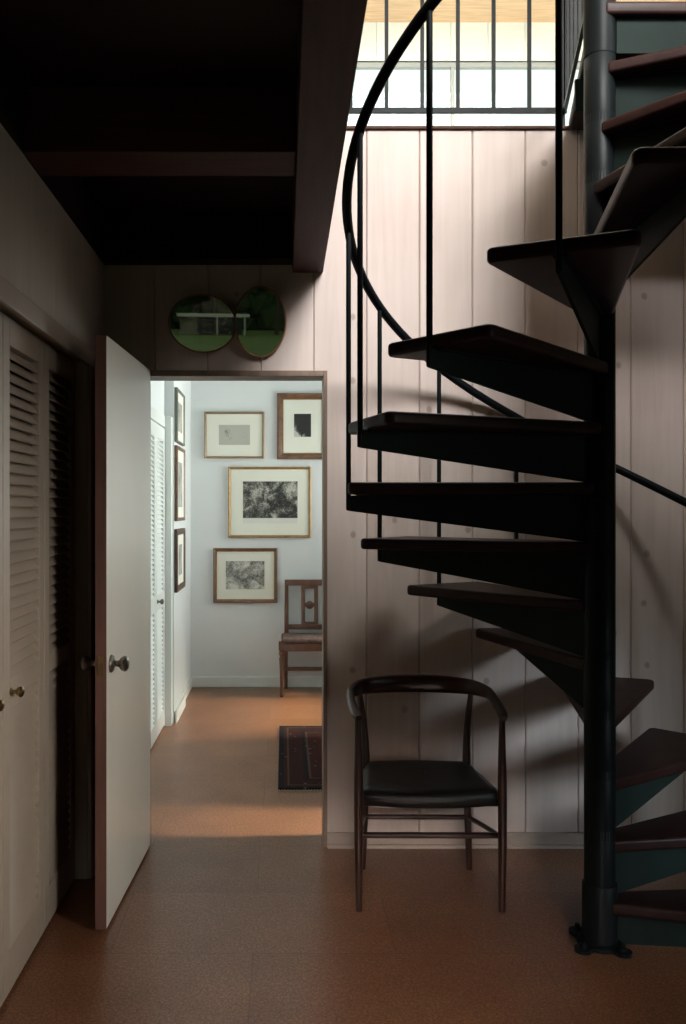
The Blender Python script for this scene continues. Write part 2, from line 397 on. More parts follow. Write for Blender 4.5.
# left wall with the closet opening
LX = -.762
bm = bmesh.new()
CY0, CY1, CZ = 1.66, 3.46, 2.005
box(bm, (LX-.12, -2.0, 0), (LX, CY0, 2.475)); box(bm, (LX-.12, CY0, CZ), (LX, CY1, 2.475)); box(bm, (LX-.12, CY1, 0), (LX, BW, 2.475))
struct('wall_left', bm, M['panel_side'])
bm = bmesh.new()
box(bm, (LX, CY0-.07, CZ-.02), (LX+.016, CY1+.07, CZ+.045)); box(bm, (LX, CY0-.07, 0), (LX+.016, CY0, CZ-.02)); box(bm, (LX, CY1, 0), (LX+.016, CY1+.07, CZ-.02))
struct('trim_3', bm, M['closet'], bevel=.004)
bm = bmesh.new()
box(bm, (-1.5, CY0-.1, 0), (-1.45, CY1+.1, 2.4)); box(bm, (-1.5, CY0-.15, 0), (LX-.12, CY0-.1, 2.4)); box(bm, (-1.5, CY1+.1, 0), (LX-.12, CY1+.15, 2.4)); box(bm, (-1.5, CY0-.15, 2.4), (LX-.12, CY1+.15, 2.45)); box(bm, (-1.5, CY0-.15, -.05), (-1.0, CY1+.15, 0))
struct('wall_closet', bm, M['closet'])

# dark board ceiling, joists and the long edge beam
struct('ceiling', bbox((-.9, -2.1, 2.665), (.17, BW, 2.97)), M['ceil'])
struct('trim_4', bbox((-.762, 2.60, 2.4725), (.035, 2.79, 2.665)), M['joist'], bevel=.004)
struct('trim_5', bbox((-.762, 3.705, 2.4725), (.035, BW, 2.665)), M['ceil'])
struct('trim_6', bbox((-.762, 1.40, 2.4725), (.035, 1.59, 2.665)), M['joist'], bevel=.004)
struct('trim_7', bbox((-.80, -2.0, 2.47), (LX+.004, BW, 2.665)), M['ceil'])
struct('trim_8', bbox((.036, -.6, 2.4385), (.166, BW, 3.05)), M['beam'], bevel=.004)

# right wall below, with a window and an opening added for light; rear glass wall to the garden
RX = 2.62
WY0, WY1, WZ0, WZ1 = 1.1, 2.0, .35, 1.5
bm = bmesh.new()
box(bm, (RX, -2.0, 0), (RX+.12, -.15, 3.0)); box(bm, (RX, -.15, 0), (RX+.12, .75, .9)); box(bm, (RX, -.15, 2.1), (RX+.12, .75, 3.0)); box(bm, (RX, .75, 0), (RX+.12, WY0, 3.0)); box(bm, (RX, WY1, 0), (RX+.12, BW, 3.0)); box(bm, (RX, WY0, 0), (RX+.12, WY1, WZ0)); box(bm, (RX, WY0, WZ1), (RX+.12, WY1, 3.0))
struct('wall_right', bm, M['panel_side'])

def window(name, axis, pos, a0, a1, z0, z1, bars=1, fr=.045, th=.05):
    """framed window with panes, in the plane axis=pos"""
    bm = bmesh.new(); gl = bmesh.new()
    def bx(B, p0, p1, q0, q1, t):
        if axis == 'X': box(B, (pos-t, p0, q0), (pos+t, p1, q1))
        else: box(B, (p0, pos-t, q0), (p1, pos+t, q1))
    h = th/2
    bx(bm, a0, a1, z0, z0+fr, h); bx(bm, a0, a1, z1-fr, z1, h); bx(bm, a0, a0+fr, z0+fr, z1-fr, h); bx(bm, a1-fr, a1, z0+fr, z1-fr, h)
    for i in range(bars):
        c = a0 + (a1-a0)*(i+1)/(bars+1)
        bx(bm, c-fr*.35, c+fr*.35, z0+fr, z1-fr, h*.8)
    o = struct(name, bm, M['win_frame'])
    bx(gl, a0+fr*.5, a1-fr*.5, z0+fr*.5, z1-fr*.5, .003)
    obj('pane', gl, M['glass'], o)
    return o
window('window_1', 'X', RX+.06, WY0, WY1, WZ0, WZ1)
window('added_window_near', 'X', RX+.06, -.15, .75, .9, 2.1, bars=0)  # added opening, out of view, to light the closet doors
GX0, GX1 = -.45, .92
bm = bmesh.new()
box(bm, (-.9, -2.1, 0), (GX0, -2.0, 2.97)); box(bm, (GX1, -2.1, 0), (2.75, -2.0, 2.97)); box(bm, (GX0, -2.1, 2.60), (GX1, -2.0, 2.97)); box(bm, (GX0, -2.1, 0), (GX1, -2.0, .95))
struct('wall_rear', bm, M['panel'])
window('window_2', 'Y', -2.05, GX0, GX1, .95, 2.6, bars=0, fr=.05)
# ceiling behind the camera, right of the beam, extended forward unseen to block skylight
struct('ceiling_rear', bbox((.166, -2.1, 2.75), (2.75, 2.07, 3.05)), M['ceil'])

# hall beyond the doorway
HB = 7.215
bm = bbox((-1.0, HB, 0), (1.5, HB+.1, 2.6)); struct('wall_hall_back', bm, M['white'])
bm = bmesh.new()
box(bm, (-.95, BW+.125, 0), (-.80, 5.08, 2.6)); box(bm, (-.95, 5.08, 1.975), (-.80, 5.90, 2.6)); box(bm, (-.95, 5.90, 0), (-.80, HB, 2.6))
box(bm, (-.80, 5.98, 0), (-.738, 6.49, 2.6)); box(bm, (-.80, 6.49, 0), (-.752, HB, 2.6))
struct('wall_hall_left', bm, M['white'])
bm = bmesh.new()
box(bm, (-.80, 5.90, 0), (-.745, 5.98, 2.05)); box(bm, (-.80, 5.0, 0), (-.785, 5.08, 2.05)); box(bm, (-.80, 5.08, 1.975), (-.785, 5.90, 2.05))
struct('trim_9', bm, M['white_trim'], bevel=.003)
bm = bmesh.new()
box(bm, (-.752, HB-.014, 0), (1.4, HB, .085)); box(bm, (-.752, 6.50, 0), (-.74, HB-.014, .085)); box(bm, (-.728, 5.98, 0), (-.716, 6.505, .085)); 
struct('baseboard_hall', bm, M['white_trim'], bevel=.004)
HRX = 1.4
bm = bmesh.new()
H1 = (5.62, 6.95); H2 = (3.935, 4.25); HZ = (.8, 2.15)
box(bm, (HRX, BW+.11, 0), (HRX+.1, H2[0], 2.6)); box(bm, (HRX, H2[1], 0), (HRX+.1, H1[0], 2.6)); box(bm, (HRX, H1[1], 0), (HRX+.1, HB, 2.6))
for h in (H1, H2):
    box(bm, (HRX, h[0], 0), (HRX+.1, h[1], HZ[0])); box(bm, (HRX, h[0], HZ[1]), (HRX+.1, h[1], 2.6))
struct('wall_hall_right', bm, M['white'])
window('window_3', 'X', HRX+.05, H1[0], H1[1], HZ[0], HZ[1], bars=1)
window('window_4', 'X', HRX+.05, H2[0], H2[1], HZ[0], HZ[1], bars=0, fr=.03)
struct('ceiling_hall', bbox((-1.0, BW+.11, 2.6), (1.5, HB+.1, 2.97)), M['white'])

# upper level
UF = 3.045
bm = bmesh.new()
box(bm, (-3.2, BW+.125, 2.97), (3.4, HB+.1, UF)); box(bm, (-3.2, -2.1, 2.97), (.036, BW+.125, UF)); box(bm, (1.95, -2.1, 3.0), (3.4, 2.86, UF)); box(bm, (RX, 2.86, 3.0), (3.4, BW+.125, UF))  # slab right of the well widened, out of view, to limit light below
struct('floor_upper', bm, M['upper_white'])
UZ = 5.40
UX0, UX1, UY0 = -3.2, 3.4, -2.1
bm = bmesh.new()
wx0, wx1, wz0, wz1 = -.45, 3.19, 3.75, 5.062
box(bm, (UX0, HB, UF), (wx0, HB+.1, UZ)); box(bm, (wx1, HB, UF), (UX1, HB+.1, UZ)); box(bm, (wx0, HB, UF), (wx1, HB+.1, wz0))
# board-and-batten strip over the window
xx = wx0
while xx < wx1:
    box(bm, (xx, HB, wz1), (min(xx+.296, wx1), HB+.1, UZ)); xx += .30
box(bm, (wx0, HB+.01, wz1), (wx1, HB+.1, UZ))
struct('wall_upper_back', bm, M['upper_wall'])
window('window_5', 'Y', HB+.05, wx0, wx1, wz0, wz1, bars=1, fr=.038)
def wall_hole(axis, p0, p1, a0, a1, z0, z1, h):
    bm = bmesh.new()
    def bx(q0, q1, r0, r1):
        if axis == 'X': box(bm, (p0, q0, r0), (p1, q1, r1))
        else: box(bm, (q0, p0, r0), (q1, p1, r1))
    bx(a0, h[0], z0, z1); bx(h[1], a1, z0, z1); bx(h[0], h[1], z0, h[2]); bx(h[0], h[1], h[3], z1)
    return bm
UR = (.4, 2.7, 4.1, 5.3)
struct('wall_upper_right', wall_hole('X', UX1, UX1+.1, UY0, HB, UF, UZ, UR), M['upper_white'])
window('window_6', 'X', UX1+.05, UR[0], UR[1], UR[2], UR[3], bars=2)
UFW = (-2.9, -.7, 3.7, 5.2)  # front opening added to brighten the upper room
struct('wall_upper_front', wall_hole('Y', UY0-.1, UY0, UX0, UX1, UF, UZ, UFW), M['upper_white'])
window('added_window_front', 'Y', UY0-.05, UFW[0], UFW[1], UFW[2], UFW[3], bars=1)  # unseen window added as a fill source upstairs
struct('wall_upper_left', bbox((UX0-.1, UY0, UF), (UX0, HB, UZ)), M['upper_white'])
SK = (.60, 2.85, -1.0, .6)            # skylight over the stairwell
SB = (-.2, 2.4, 4.5, 6.1)              # a second one, added over the gallery as fill light
bm = bmesh.new()
z0_, z1_ = UZ-.03, UZ+.10
box(bm, (UX0-.1, UY0-.1, z0_), (UX1+.1, SK[2], z1_)); box(bm, (UX0-.1, SK[2], z0_), (SK[0], SK[3], z1_)); box(bm, (SK[1], SK[2], z0_), (UX1+.1, SK[3], z1_))
box(bm, (UX0-.1, SK[3], z0_), (UX1+.1, SB[2], z1_)); box(bm, (UX0-.1, SB[2], z0_), (SB[0], SB[3], z1_)); box(bm, (SB[1], SB[2], z0_), (UX1+.1, SB[3], z1_))
box(bm, (UX0-.1, SB[3], z0_), (UX1+.1, HB+.1, z1_))
struct('ceiling_upper', bm, M['orange_wood'])
def skylight(name, S):
    bm = bmesh.new(); f_ = .06
    box(bm, (S[0], S[2], UZ+.02), (S[1], S[2]+f_, UZ+.12)); box(bm, (S[0], S[3]-f_, UZ+.02), (S[1], S[3], UZ+.12))
    box(bm, (S[0], S[2]+f_, UZ+.02), (S[0]+f_, S[3]-f_, UZ+.12)); box(bm, (S[1]-f_, S[2]+f_, UZ+.02), (S[1], S[3]-f_, UZ+.12))
    o = struct(name, bm, M['win_frame'])
    obj('pane', bbox((S[0]+.03, S[2]+.03, UZ+.08), (S[1]-.03, S[3]-.03, UZ+.086)), M['glass'], o)
skylight('window_7', SK); skylight('added_skylight_gallery', SB)  # the gallery one is added to light the upper room

# ------------------------------------------------------------------ open slab door
dl = thing('door_1', 'cream painted slab door standing open in the doorway to the white hall', 'door', (-.566, 3.785, 0), 0)
dl['kind'] = 'structure'
DW = .765
ang = R(2.6)
dl.rotation_euler = (0, 0, -ang)      # leaf runs toward the viewer from the hinge
T = .037
# local: leaf along -Y, face toward +X at x=0
bm = bbox((-T+.001, -DW+.001, .012), (0, -.001, 2.022)); obj('leaf', bm, M['door'], dl, bevel=.0015)
bm = bbox((-T, -DW-.002, .012), (.0, -DW+.001, 2.022)); box(bm, (-T, -.001, .012), (0, .002, 2.022)); box(bm, (-T-.002, -DW, .012), (-T+.001, 0, 2.022))
obj('edge_veneer', bm, M['door_edge'], dl)
def knob_bm(r=.027):
    bm = bmesh.new()
    lathe(bm, [(.031, 0), (.031, .003), (.027, .008), (.012, .011), (.010, .022), (.013, .03), (r*.8, .036), (r, .046), (r*.97, .054), (r*.75, .060), (r*.3, .063)], 24)
    return bm
k = obj('knob', knob_bm(), M['pewter'], dl, smooth='auto'); k.location = (.0, -DW+.062, .90); k.rotation_euler = (0, pi/2, 0)
k2 = obj('knob', knob_bm(), M['pewter'], dl, smooth='auto'); k2.location = (-T-.002, -DW+.062, .90); k2.rotation_euler = (0, -pi/2, 0)
bm = bbox((-T+.009, -DW-.0035, .865), (-.010, -DW-.0015, .935)); box(bm, (-T+.014, -DW-.009, .89), (-.016, -DW-.003, .912))
obj('latch_plate', bm, M['brass'], dl)
for hz in (.22, 1.02, 1.82):
    bm = bmesh.new(); lathe(bm, [(.006, -.045), (.006, .045)], 10, Matrix.Translation((-T-.004, .0, hz))); obj('hinge', bm, M['brass'], dl, smooth='auto')

# ------------------------------------------------------------------ louvred bifold doors
def louver_leaf(w, H, mid0, mid1, low, top, stile, pitch, mat, parent, th=.03, xoff=0.0, y0=0.0):
    """a leaf in the local YZ plane, facing +X, from y0 to y0+w"""
    g = .002
    bm = bmesh.new()
    box(bm, (xoff-th, y0+g, .015), (xoff, y0+stile, H)); box(bm, (xoff-th, y0+w-stile, .015), (xoff, y0+w-g, H))
    box(bm, (xoff-th, y0+stile, .015), (xoff, y0+w-stile, low)); box(bm, (xoff-th, y0+stile, mid0), (xoff, y0+w-stile, mid1)); box(bm, (xoff-th, y0+stile, top), (xoff, y0+w-stile, H))
    leaf = obj('leaf_frame', bm, mat, parent, bevel=.002)
    for z0, z1 in ((low, mid0), (mid1, top)):
        sl = bmesh.new()
        n = round((z1-z0)/pitch)
        p = (z1-z0)/n
        for i in range(n):
            c = Vector((xoff-th/2-.002, 0, z0+(i+.5)*p))
            m = Matrix.Translation(c) @ Matrix.Rotation(R(52), 4, 'Y')
            box(sl, (-.0225, y0+stile-.003, -.003), (.0225, y0+w-stile+.003, .003), m)
        obj('louver_panel', sl, mat, leaf)
    return leaf
def small_knob(parent, loc, mat, s=1.0):
    bm = bmesh.new(); lathe(bm, [(.012*s, 0), (.012*s, .003), (.006*s, .007), (.006*s, .016), (.013*s, .021), (.0165*s, .029), (.014*s, .036), (.006*s, .040)], 18)
    k = obj('knob', bm, mat, parent, smooth='auto'); k.location = loc; k.rotation_euler = (0, pi/2, 0); return k
CX = -.805
for i, (yy, lab) in enumerate(((1.68, 'taupe louvered bifold closet door, only its edge showing at the left border'),
                               (2.56, 'taupe louvered bifold closet door with a brass knob, partly behind the open door'))):
    t = thing('bifold_closet_door', lab, 'closet door', (CX, yy, 0), 0, 'louvered bifold doors of the closet')
    for j in range(2):
        lf = louver_leaf(.439, 1.995, .875, .935, .142, 1.914, .062, .0335, M['closet'], t, y0=.44*j)
        if (i, j) in ((1, 0), (0, 1)):
            small_knob(lf, (0, .44*j+(.07 if i else .32), .895), M['brass'])
t = thing('bifold_closet_door', 'white louvered bifold door in the side wall of the hall', 'closet door', (-.787, 5.09, 0), 0)
for j in range(2):
    lf = louver_leaf(.40, 1.965, .80, .90, .12, 1.88, .055, .03, M['white_trim'], t, y0=.402*j)
    if j == 1: small_knob(lf, (0, .402+.06, .86), M['pewter'], 1.1)

# ------------------------------------------------------------------ spiral staircase
PX, PY, RIS, Z0S, TH, PH0 = 1.041, 2.945, .195, -.039, 25.0, -31.0
stair = thing('spiral_staircase', 'dark spiral staircase with wooden wedge treads on a black steel pole', 'staircase', (PX, PY, 0))
bm = bmesh.new(); lathe(bm, [(.047, .0), (.047, 4.3)], 32)
pole = obj('pole', bm, M['steel_blue'], stair, smooth='auto')
bm = bmesh.new()
lathe(bm, [(.056, 0.012), (.056, .20), (.053, .204)], 32)
sl = obj('pole_collar', bm, M['steel_blue'], pole, smooth='auto')
bm = bmesh.new(); lathe(bm, [(.072, 0), (.072, .012), (.06, .018)], 32)
for k in range(4):
    a = R(35+90*k); c = Vector((.088*cos(a), .088*sin(a), 0))
    lathe(bm, [(.028, 0), (.028, .012)], 16, Matrix.Translation(c)); 
    box(bm, (0, -.026, 0), (.088, .026, .0118), Matrix.Rotation(a, 4, 'Z'))
bp = obj('base_plate', bm, M['steel_blue'], stair, smooth='auto')
for k in range(4):
    a = R(35+90*k)
    bm = bmesh.new(); lathe(bm, [(.013, 0.012), (.013, .022), (.008, .024), (.008, .034)], 6, Matrix.Translation((.088*cos(a), .088*sin(a), 0)))
    obj('bolt', bm, M['steel_blue'], bp)
U, WO, WI, TT = .815, .192, .046, .04
def rounded_poly(pts, rads, seg=5):
    out = []; n = len(pts)
    for i in range(n):
        p = Vector(pts[i]); a = (Vector(pts[i-1])-p).normalized(); b = (Vector(pts[(i+1) % n])-p).normalized()
        r = rads[i]
        if r <= 0: out.append(tuple(p)); continue
        half = a.angle(b)/2; d = r/math.tan(half)
        p0, p1 = p+a*d, p+b*d
        for k in range(seg+1):
            t = k/seg
            out.append(tuple(p0*(1-t)**2 + p*2*t*(1-t) + p1*t*t))
    return out
def tread_mesh():
    bm = bmesh.new()
    poly = rounded_poly([(.02, -WI), (U, -WO), (U, WO), (.02, WI)], [0, .03, .03, 0])
    prism(bm, poly, -TT, 0)
    return bm
def bracket_mesh():
    bm = bmesh.new()
    pts = [(.04, -TT-.001), (U+.024, -TT-.001), (U+.024, -TT-.052), (U+.012, -TT-.055), (.052, -TT-.155), (.04, -TT-.155)]
    a = [bm.verts.new((x_, -.005, z_)) for x_, z_ in pts]; b = [bm.verts.new((x_, .005, z_)) for x_, z_ in pts]
    n = len(pts); bm.faces.new(a); bm.faces.new(b[::-1])
    for i in range(n): bm.faces.new((a[i], b[i], b[(i+1) % n], a[(i+1) % n]))
    # flange that carries the tread
    box(bm, (.05, -.018, -TT-.006), (U-.01, .018, -TT-.0005))
    return bm
RB, HR = .832, .885
def tang(n): return R(PH0+TH*n)
HAND_TOP = 17.0
tread0 = bracket0 = bal0 = sleeve0 = None
for n in range(1, 16):
    z = RIS*n + Z0S
    if tread0 is None:
        tread0 = obj('tread', tread_mesh(), M['tread'], stair, bevel=.011, seg=3)
        bracket0 = obj('bracket', bracket_mesh(), M['steel'], tread0)
        bm = bmesh.new(); sweep(bm, [(RB, 0, -TT-.05), (RB, 0, HR)], .0088, 10, up=(1, 0, 0)); bal0 = obj('baluster', bm, M['steel_blue'], tread0, smooth='auto')
        bm = bmesh.new(); lathe(bm, [(.050, -TT-.150), (.050, .035), (.0485, .037)], 32); sleeve0 = obj('hub_sleeve', bm, M['steel_blue'], tread0, smooth='auto')
        t_, parts = tread0, []
    else:
        t_ = tread0.copy(); COL.objects.link(t_); t_.parent = stair
        for c in (bracket0, bal0, sleeve0):
            d = c.copy(); COL.objects.link(d); d.parent = t_
    t_.location = (0, 0, z); t_.rotation_euler = (0, 0, tang(n))
# lowest bracket would reach the floor: shorten by replacing its mesh
for c in tread0.children:
    if c.name.startswith('bracket'):
        bm = bmesh.new()
        pts = [(.04, -TT-.001), (U+.024, -TT-.001), (U+.024, -TT-.052), (.30, -TT-.112), (.04, -TT-.112)]
        a = [bm.verts.new((x_, -.005, z_)) for x_, z_ in pts]; b = [bm.verts.new((x_, .005, z_)) for x_, z_ in pts]
        q = len(pts); bm.faces.new(a); bm.faces.new(b[::-1])
        for i in range(q): bm.faces.new((a[i], b[i], b[(i+1) % q], a[(i+1) % q]))
        bmesh.ops.recalc_face_normals(bm, faces=bm.faces[:])
        me = bpy.data.meshes.new('bracket'); bm.to_mesh(me); bm.free(); me.materials.append(M['steel']); c.data = me
    if c.name.startswith('hub_sleeve'):
        bm = bmesh.new(); lathe(bm, [(.051, -TT-.11), (.051, .035), (.0495, .037)], 32)
        bmesh.ops.recalc_face_normals(bm, faces=bm.faces[:])
        me = bpy.data.meshes.new('hub_sleeve'); bm.to_mesh(me); bm.free(); me.materials.append(M['steel_blue'])
        for p in me.polygons: p.use_smooth = True
        me.set_sharp_from_angle(angle=R(38)); c.data = me
# landing level with the upper floor
lz = RIS*16 + Z0S
bm = bmesh.new()
poly = [(.0, -.055), (1.57, -.055), (1.57, .84), (.165, .84), (-.02, .05)]
prism(bm, poly, lz-.045, lz)
ld = obj('landing', bm, M['tread'], stair, bevel=.012, seg=3)
bm = bmesh.new(); box(bm, (.045, -.03, lz-.16), (1.56, -.015, lz-.046)); box(bm, (.045, .38, lz-.16), (1.56, .395, lz-.046))
obj('landing_joist', bm, M['steel'], ld)
bm = bmesh.new(); lathe(bm, [(.0515, lz-.16), (.0515, lz+.05)], 32); obj('hub_sleeve', bm, M['steel_blue'], ld, smooth='auto')
# helical handrail
bm = bmesh.new()
pts = []
for i in range(int((15.4-1.0)*10)+1):
    n = 1.0 + i/10
    pts.append((RB*cos(tang(n)), RB*sin(tang(n)), RIS*n+Z0S+HR))
sweep(bm, pts, .0165, 14)
obj('handrail', bm, M['steel_blue'], stair, smooth='auto')

# gallery railing on the ledge, turning to the pole
gr = thing('gallery_railing', 'black steel gallery railing along the top of the panelled wall', 'railing', (0, 0, 0))
RY = 3.865; rz_ = 3.158; rt = 3.95
cor = (1.215, RY); pe = (PX-.01, PY+.07)
for nm, z_ in (('bottom_rail', rz_), ('top_rail', rt)):
    bm = bmesh.new()
    box(bm, (.17, RY-.007, z_-.011), (cor[0]+.008, RY+.007, z_+.011))
    v = Vector((pe[0]-cor[0], pe[1]-cor[1], 0)); ln = v.length
    box(bm, (0, -.007, z_-.011), (ln, .007, z_+.011), Matrix.Translation((cor[0], cor[1], 0)) @ Matrix.Rotation(math.atan2(v.y, v.x), 4, 'Z'))
    obj(nm, bm, M['steel_blue'], gr)
def gbal(x_, y_, z0):
    bm = bmesh.new(); box(bm, (x_-.0075, y_-.0075, z0), (x_+.0075, y_+.0075, rt-.011)); return obj('baluster', bm, M['steel_blue'], gr)
g0 = None
for k in range(7):
    x_ = .289 + .1545*k
    gbal(x_, RY, rz_+.011)
gbal(1.207, RY, TOPZ+.014)
gbal(.19, RY, TOPZ+.014)
for k in range(1, 6):
    f = k/6
    gbal(cor[0]+(pe[0]-cor[0])*f, cor[1]+(pe[1]-cor[1])*f, rz_+.011)

# ------------------------------------------------------------------ round-backed armchair
ch = thing('armchair', 'dark round-backed wooden armchair with black leather seat beside the spiral stairs', 'chair', (.524, 3.37, 0), R(-.6))
# local frame: front is -Y
for s in (-1, 1):
    bm = bmesh.new()
    c = spline([(s*.254, -.185, 0, .0115), (s*.256, -.186, .22, .0150), (s*.256, -.185, .42, .0165), (s*.256, -.18, .56, .0140), (s*.258, -.172, .685, .0105)], 6)
    sweep(bm, [p[:3] for p in c], [p[3] for p in c], 14, up=(0, 1, 0)); obj('leg', bm, M['chair'], ch, smooth='auto')
    bm = bmesh.new()
    c = spline([(s*.212, .190, 0, .0115), (s*.205, .186, .22, .0145), (s*.200, .182, .41, .0165), (s*.206, .20, .56, .0135), (s*.224, .212, .708, .0105)], 6)
    sweep(bm, [p[:3] for p in c], [p[3] for p in c], 14, up=(0, 1, 0)); obj('leg', bm, M['chair'], ch, smooth='auto')
    bm = bmesh.new(); sweep(bm, [(s*.256, -.185, .262), (s*.235, 0, .235), (s*.207, .186, .208)], .0095, 10); obj('stretcher', bm, M['chair'], ch, smooth='auto')
    bm = bmesh.new(); sweep(bm, [(s*.255, -.180, .388), (s*.200, .178, .388)], [(.010, .018)]*2, 12, power=4); obj('seat_rail', bm, M['chair'], ch, smooth='auto')
bm = bmesh.new(); sweep(bm, [(-.205, .186, .208), (.205, .186, .208)], .0095, 10); obj('stretcher', bm, M['chair'], ch, smooth='auto')
bm = bmesh.new(); sweep(bm, [(-.258, -.15, .257), (.258, -.15, .257)], .0105, 10); obj('stretcher', bm, M['chair'], ch, smooth='auto')
bm = bmesh.new(); sweep(bm, [(-.256, -.172, .388), (-.1, -.172, .388), (.1, -.172, .388), (.256, -.172, .388)], [(.010, .018)]*4, 12, power=4); obj('seat_rail', bm, M['chair'], ch, smooth='auto')
bm = bmesh.new(); sweep(bm, [(-.2, .178, .388), (.2, .178, .388)], [(.010, .018)]*2, 12, power=4); obj('seat_rail', bm, M['chair'], ch, smooth='auto')
# seat: padded cushion
bm = bmesh.new()
outline = spline([(-.15, .185), (-.195, .165), (-.225, .05), (-.243, -.10), (-.241, -.178), (-.13, -.212), (0, -.220), (.13, -.212), (.241, -.178), (.243, -.10), (.225, .05), (.195, .165), (.15, .185), (0, .195), (-.15, .185)], 5)[:-1]
rings = []
for sc_, z_ in ((.93, .372), (1.0, .380), (1.005, .408), (.97, .427), (.85, .436), (.6, .439), (.3, .437)):
    rings.append([bm.verts.new((x_*sc_, y_*sc_, z_ + (.006 if sc_ > .9 else 0)*(y_ > .1))) for x_, y_ in outline])
for a, b in zip(rings, rings[1:]):
    for k in range(len(outline)): bm.faces.new((a[k], a[(k+1) % len(outline)], b[(k+1) % len(outline)], b[k]))
bm.faces.new(rings[0][::-1]); bm.faces.new(rings[-1])
seat = obj('seat', bm, M['leather'], ch, smooth=True)
bm = bmesh.new(); lathe(bm, [(.011, .436), (.011, .440), (.006, .443)], 12); obj('button', bm, M['leather'], seat, smooth=True)
# bow: arms and back in one sweeping rail (x, y, z, half-thickness, half-height)
half = [(.256, -.200, .690, .012, .010), (.262, -.165, .695, .018, .011), (.268, -.09, .703, .017, .014), (.271, .0, .712, .015, .018), (.264, .10, .722, .014, .024), (.215, .195, .724, .014, .031), (.11, .238, .727, .015, .035)]
ctrl = [(-a, b, c, d, e) for a, b, c, d, e in half] + [(0, .248, .728, .015, .036)] + half[::-1]
c = spline(ctrl, 6)
bm = bmesh.new(); sweep(bm, [p[:3] for p in c], [(p[3], p[4]) for p in c], 18, power=2.6)
obj('back_and_arm_rail', bm, M['chair'], ch, smooth='auto')

# ------------------------------------------------------------------ antique side chair in the hall
AC = thing('side_chair', 'antique wooden side chair with pierced splat against the far hall wall', 'chair', (.205, 6.98, 0), 0)
for s in (-1, 1):
    bm = bmesh.new()
    lathe(bm, [(.012, 0), (.017, .012), (.012, .025), (.012, .035), (.017, .22), (.021, .30), (.014, .31), (.022, .325), (.022, .345), (.016, .355), (.024, .36)], 16, Matrix.Translation((s*.222, -.155, 0)))
    fl_ = obj('front_leg', bm, M['antique'], AC, smooth='auto')
    bm = bmesh.new(); box(bm, (s*.222-.024, -.179, .358), (s*.222+.024, -.131, .425)); obj('leg_block', bm, M['antique'], fl_, bevel=.003)
    bm = bmesh.new(); sweep(bm, [(s*.19, .175, 0), (s*.19, .165, .42), (s*.185, .165, .45), (s*.185, .185, .87)], [(.014, .014), (.018, .018), (.018, .018), (.015, .012)], 12, up=(0, 1, 0), power=5); obj('rear_leg', bm, M['antique'], AC, smooth='auto')
    bm = bmesh.new(); sweep(bm, [(s*.212, -.14, .385), (s*.19, .16, .385)], [(.012, .034)]*2, 12, power=5); obj('seat_rail', bm, M['antique'], AC, smooth='auto')
    bm = bmesh.new(); sweep(bm, [(s*.222, -.14, .16), (s*.19, .165, .16)], .010, 10); obj('stretcher', bm, M['antique'], AC, smooth='auto')
bm = bmesh.new(); box(bm, (-.21, -.172, .352), (.21, -.148, .42)); obj('seat_rail', bm, M['antique'], AC, bevel=.004)
bm = bmesh.new(); box(bm, (-.18, .155, .352), (.18, .175, .42)); obj('seat_rail', bm, M['antique'], AC, bevel=.004)
bm = bmesh.new(); box(bm, (-.19, .155, .145), (.19, .17, .175)); obj('stretcher', bm, M['antique'], AC, bevel=.004)
bm = bmesh.new(); box(bm, (-.2, .168, .825), (.2, .198, .872)); obj('crest_rail', bm, M['antique'], AC, bevel=.006)
bm = bmesh.new(); box(bm, (-.18, .158, .475), (.18, .182, .515)); obj('lower_back_rail', bm, M['antique'], AC, bevel=.004)
bm = bmesh.new()
for x0, x1 in ((-.068, -.036), (.036, .068)): box(bm, (x0, .168, .512), (x1, .186, .828))
box(bm, (-.04, .168, .512), (.04, .186, .535)); box(bm, (-.04, .168, .80), (.04, .186, .828)); box(bm, (-.04, .170, .655), (.04, .184, .685))
sp = obj('splat', bm, M['antique'], AC, bevel=.003)
bm = bmesh.new(); lathe(bm, [(.032, 0), (.032, .014), (.022, .022), (.006, .024)], 16, Matrix.Translation((0, .172, .67)) @ Matrix.Rotation(pi/2, 4, 'X')); obj('rosette', bm, M['antique'], sp, smooth='auto')
bm = bmesh.new(); box(bm, (-.225, -.182, .405), (.225, .15, .452)); 
cu = obj('seat_cushion', bm, M['tapestry'], AC, bevel=.02, seg=4)

# ------------------------------------------------------------------ rug
bm = bbox((-.63, -.66, 0), (.63, .66, .010))
rg = obj('rug', bm, M['rug'], None, bevel=.003); rg.location = (.60, 5.215, .001)
tag(rg, 'dark navy and red oriental rug with diamond medallion on the hall floor', 'rug')
bm = bmesh.new()
for s in (-1, 1):
    bm = bmesh.new()
    for i in range(84):
        xx = -.625 + i*.015
        y0 = s*.6601; y1 = s*(.69+random.random()*.012)
        box(bm, (xx-.003, min(y0, y1), .0005), (xx+.003, max(y0, y1), .004))
    fr = obj('fringe', bm, M['rug_fringe'], rg); fr['kind'] = 'stuff'

